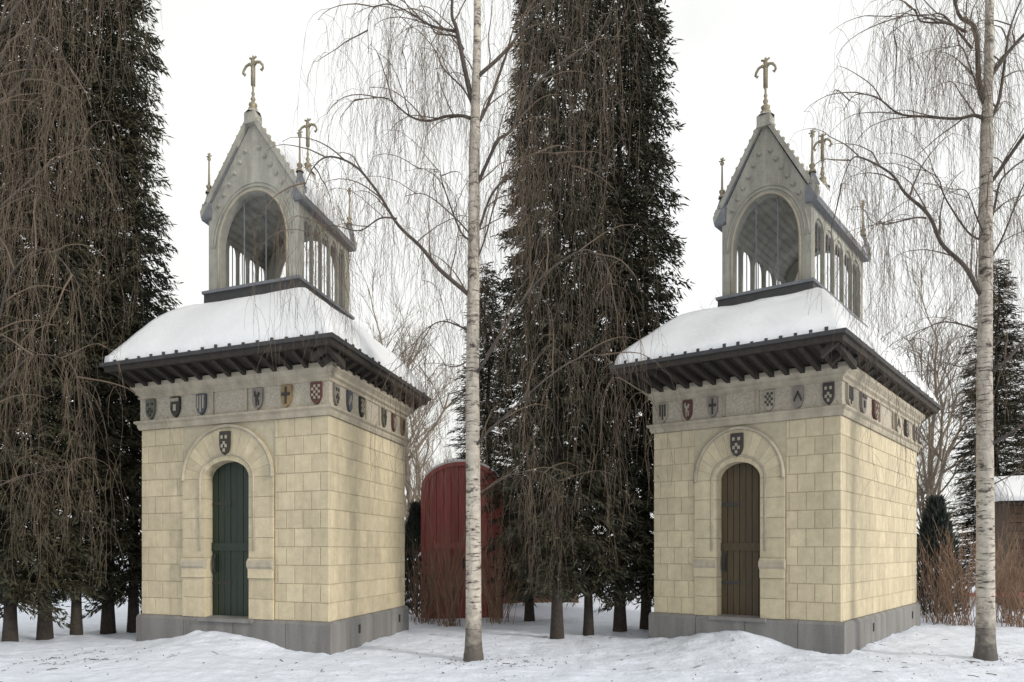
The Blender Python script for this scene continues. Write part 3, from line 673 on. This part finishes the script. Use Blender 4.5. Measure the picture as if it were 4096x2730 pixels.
# ------------------------------------------------------------------ low log building at the right edge (and its neighbour behind the shed)
def low_building(x, d, w_, label, rot=0):
    X = (x - 2048) / F * d; root = thing('log_building', label, 'building', (X, d, 0), 'low snow roofed buildings'); root.rotation_euler.z = rot
    zr, ze = EYE + (2204 - 1900) / F * d, EYE + (2204 - 2020) / F * d; D = 3.2
    mb = MB(); mb.box(.3, w_, .08, D, -.3, ze + .25); mb.build('wall', M_log, root)
    nb = 13; h = (ze + .2) / nb
    for i in range(nb):
        mb = MB(); mb.box(.25, w_ + .05, .0 + .01 * (i % 2), .09, i * h + .008, (i + 1) * h - .008); mb.build('board', M_log, root)
    mb = MB(); mb.prism_a([(-.45, ze), (-.42, ze + .10), (D / 2, zr - .06), (D + .4, ze + .08), (D + .4, ze), (D / 2, zr - .17)], 0, w_ + .4); r_ = mb.build('roof', M_dark, root)
    mb = MB(); n = 18
    for j in range(n + 1):
        xx = -.02 + (w_ + .44) * j / n
        for (y, z) in ((-.50, ze + .07), (-.50, ze + .17), (-.40, ze + .26), (.2 * D, ze + .26 + (zr - ze - .06) * .48), (D / 2, zr + .10), (D + .4, ze + .2)):
            mb.v.append(Vector((xx, y, z + .02 * noise.noise((xx * 2, y * 2, 1)))))
    mb.f = [(j * 6 + k, j * 6 + k + 1, (j + 1) * 6 + k + 1, (j + 1) * 6 + k) for j in range(n) for k in range(5)] + [tuple(range(6)), tuple(n * 6 + k for k in range(5, -1, -1))]
    mb.build('snow_cover', M_rsnow, r_, True)
    for (a, b) in ((.9, 1.5),):
        mb = MB(); mb.box(a, b, -.03, -.005, 1.0, 1.7); wn = mb.build('window', M_dark, root)
        mb = MB(); mb.box(a + .06, b - .06, -.045, -.032, 1.06, 1.64); mb.build('pane', mat('window_glass', (.05, .055, .06), .1), wn)
low_building(3985, 18, 3.4, 'low brown log building with a snowy roof at the right edge', R(-27))
low_building(1900, 19.5, 3.0, 'low brown log building with a snowy roof behind the red shed')
# ------------------------------------------------------------------ shrubs and a rail fence
def shrub_mesh(seed, n, H, sp):
    r = random.Random(seed); mb = MB()
    for i in range(n):
        az = r.uniform(0, 6.28); t = abs(r.gauss(0, .28)) * sp; d = Vector((math.cos(az) * t, math.sin(az) * t, 1)).normalized(); p = Vector((r.gauss(0, .14), r.gauss(0, .14), -.1)); ln = H * r.uniform(.55, 1.05)
        pts = [p.copy()]
        for k in range(7):
            d = (d + Vector((r.gauss(0, .06), r.gauss(0, .06), 0))).normalized(); p = p + d * ln / 7; pts.append(p.copy())
            if k > 1:
                for _ in range(2):
                    e = (d + Vector((r.gauss(0, .4), r.gauss(0, .4), .1))).normalized(); l2 = ln * r.uniform(.1, .28)
                    mb.tube([p, p + e * l2 * .5, p + (e + Vector((0, 0, .15))).normalized() * l2], [.004, .003, .002], 3, False)
        mb.tube(pts, [.008 * (1 - .75 * k / 7) for k in range(8)], 4, False)
    return mesh('stems', mb.v, mb.f, M_shrub, False, False)
SH = [shrub_mesh(31, 46, 2.0, 1.1), shrub_mesh(32, 40, 1.5, 1.4)]
def shrub(x, d, k, s, label):
    X = (x - 2048) / F * d; t = thing('bare_shrub', label, 'shrub', (X, d, ground_z(X, d)), 'bare shrubs'); t.scale = (s,) * 3; t.rotation_euler.z = x
    tag(link('stems', SH[k], t), kind='stuff')
for off, g in ((0, 'in front of the red shed'), (2048, 'near the right birch')):
    shrub(1800 + off, 13.8, 0, 1.0, 'upright reddish bare shrub ' + g + ', left of the birch trunk')
    shrub(1700 + off, 14.3, 1, 1.05, 'low bare shrub ' + g + ', nearest the chapel wall')
    shrub(1985 + off, 14.2, 0, .95, 'upright bare shrub ' + g + ', right of the birch trunk')
shrub(4080, 13.5, 1, 1.0, 'spreading bare shrub at the right edge before the log building')
def juniper(x, d, s, label):
    r = random.Random(int(x)); v = []; f = []
    for i in range(5200):
        z = r.random() ** .8 * 2.6; rad = .62 * (1 - (z / 2.75) ** 1.6) * (1 + .25 * noise.noise((z * 2, x, 0))); az = r.uniform(0, 6.28); q = rad * math.sqrt(r.random())
        p = Vector((q * math.cos(az), q * math.sin(az), z)); d_ = Vector((math.cos(az) * .5 + r.gauss(0, .3), math.sin(az) * .5 + r.gauss(0, .3), 1)).normalized()
        u = d_.cross(Vector((r.gauss(0, 1), r.gauss(0, 1), 0))).normalized() * r.uniform(.012, .025); ln = r.uniform(.1, .22); k = len(v)
        v += [p, p + d_ * ln * .5 + u, p + d_ * ln, p + d_ * ln * .5 - u]; f.append((k, k + 1, k + 2, k + 3))
    X = (x - 2048) / F * d; t = thing('juniper', label, 'shrub', (X, d, ground_z(X, d)), 'dark upright junipers'); t.scale = (s,) * 3
    link('foliage', mesh('foliage', v, f, M_juniper, False, False), t); m = MB(); m.tube([(0, 0, -.2), (0, 0, 1.6)], [.04, .01], 6); m.build('stem', M_bark, t)
juniper(1668, 15.6, 1.0, 'dark upright juniper between the left chapel wall and the red shed'); juniper(3745, 15.6, 1.05, 'dark upright juniper beside the right chapel, left of the right birch')
def rail_fence(x, d, w_, label):
    X = (x - 2048) / F * d; root = thing('rail_fence', label, 'fence', (X, d, 0), 'low rail fences')
    for i in range(4):
        mb = MB(); mb.box(i * w_ / 3 - .04, i * w_ / 3 + .04, .03, .11, -.2, .62); mb.build('post', M_log, root)
    mb = MB(); mb.box(-.1, w_ + .1, -.01, .03, .40, .50); mb.build('rail', M_red, root)
rail_fence(3800, 16.6, 3.2, 'low red rail fence before the log building at the right edge')
# ------------------------------------------------------------------ litter of fallen twigs on the snow
r = random.Random(9); mb = MB()
for i in range(420):
    x, y = r.uniform(-7, 8), r.uniform(7.8, 12.5)
    if r.random() < .5: c = r.choice([(-.5, 9.5), (6.8, 9.4), (-6.0, 9.4), (-.2, 9.2)]); x, y = c[0] + r.gauss(0, .6), c[1] + r.gauss(0, .35)
    if any(-.2 < (Vector((x, y, 0)) - P.O).dot(P.fu) < P.Lf and (Vector((x, y, 0)) - P.O).dot(P.gu) > -.1 for P in PLANS): continue
    a = r.uniform(0, 6.28); l_ = r.uniform(.01, .16) if r.random() < .3 else r.uniform(.008, .03); dx, dy = math.cos(a) * l_, math.sin(a) * l_
    mb.tube([(x, y, ground_z(x, y) + .004), (x + dx / 2, y + dy / 2, ground_z(x + dx / 2, y + dy / 2) + .012), (x + dx, y + dy, ground_z(x + dx, y + dy) + .004)], r.uniform(.002, .006), 4)
tag(mb.build('twig_litter', M_limb), 'small dark fallen twigs and seeds scattered on the snow', 'litter', kind='stuff')
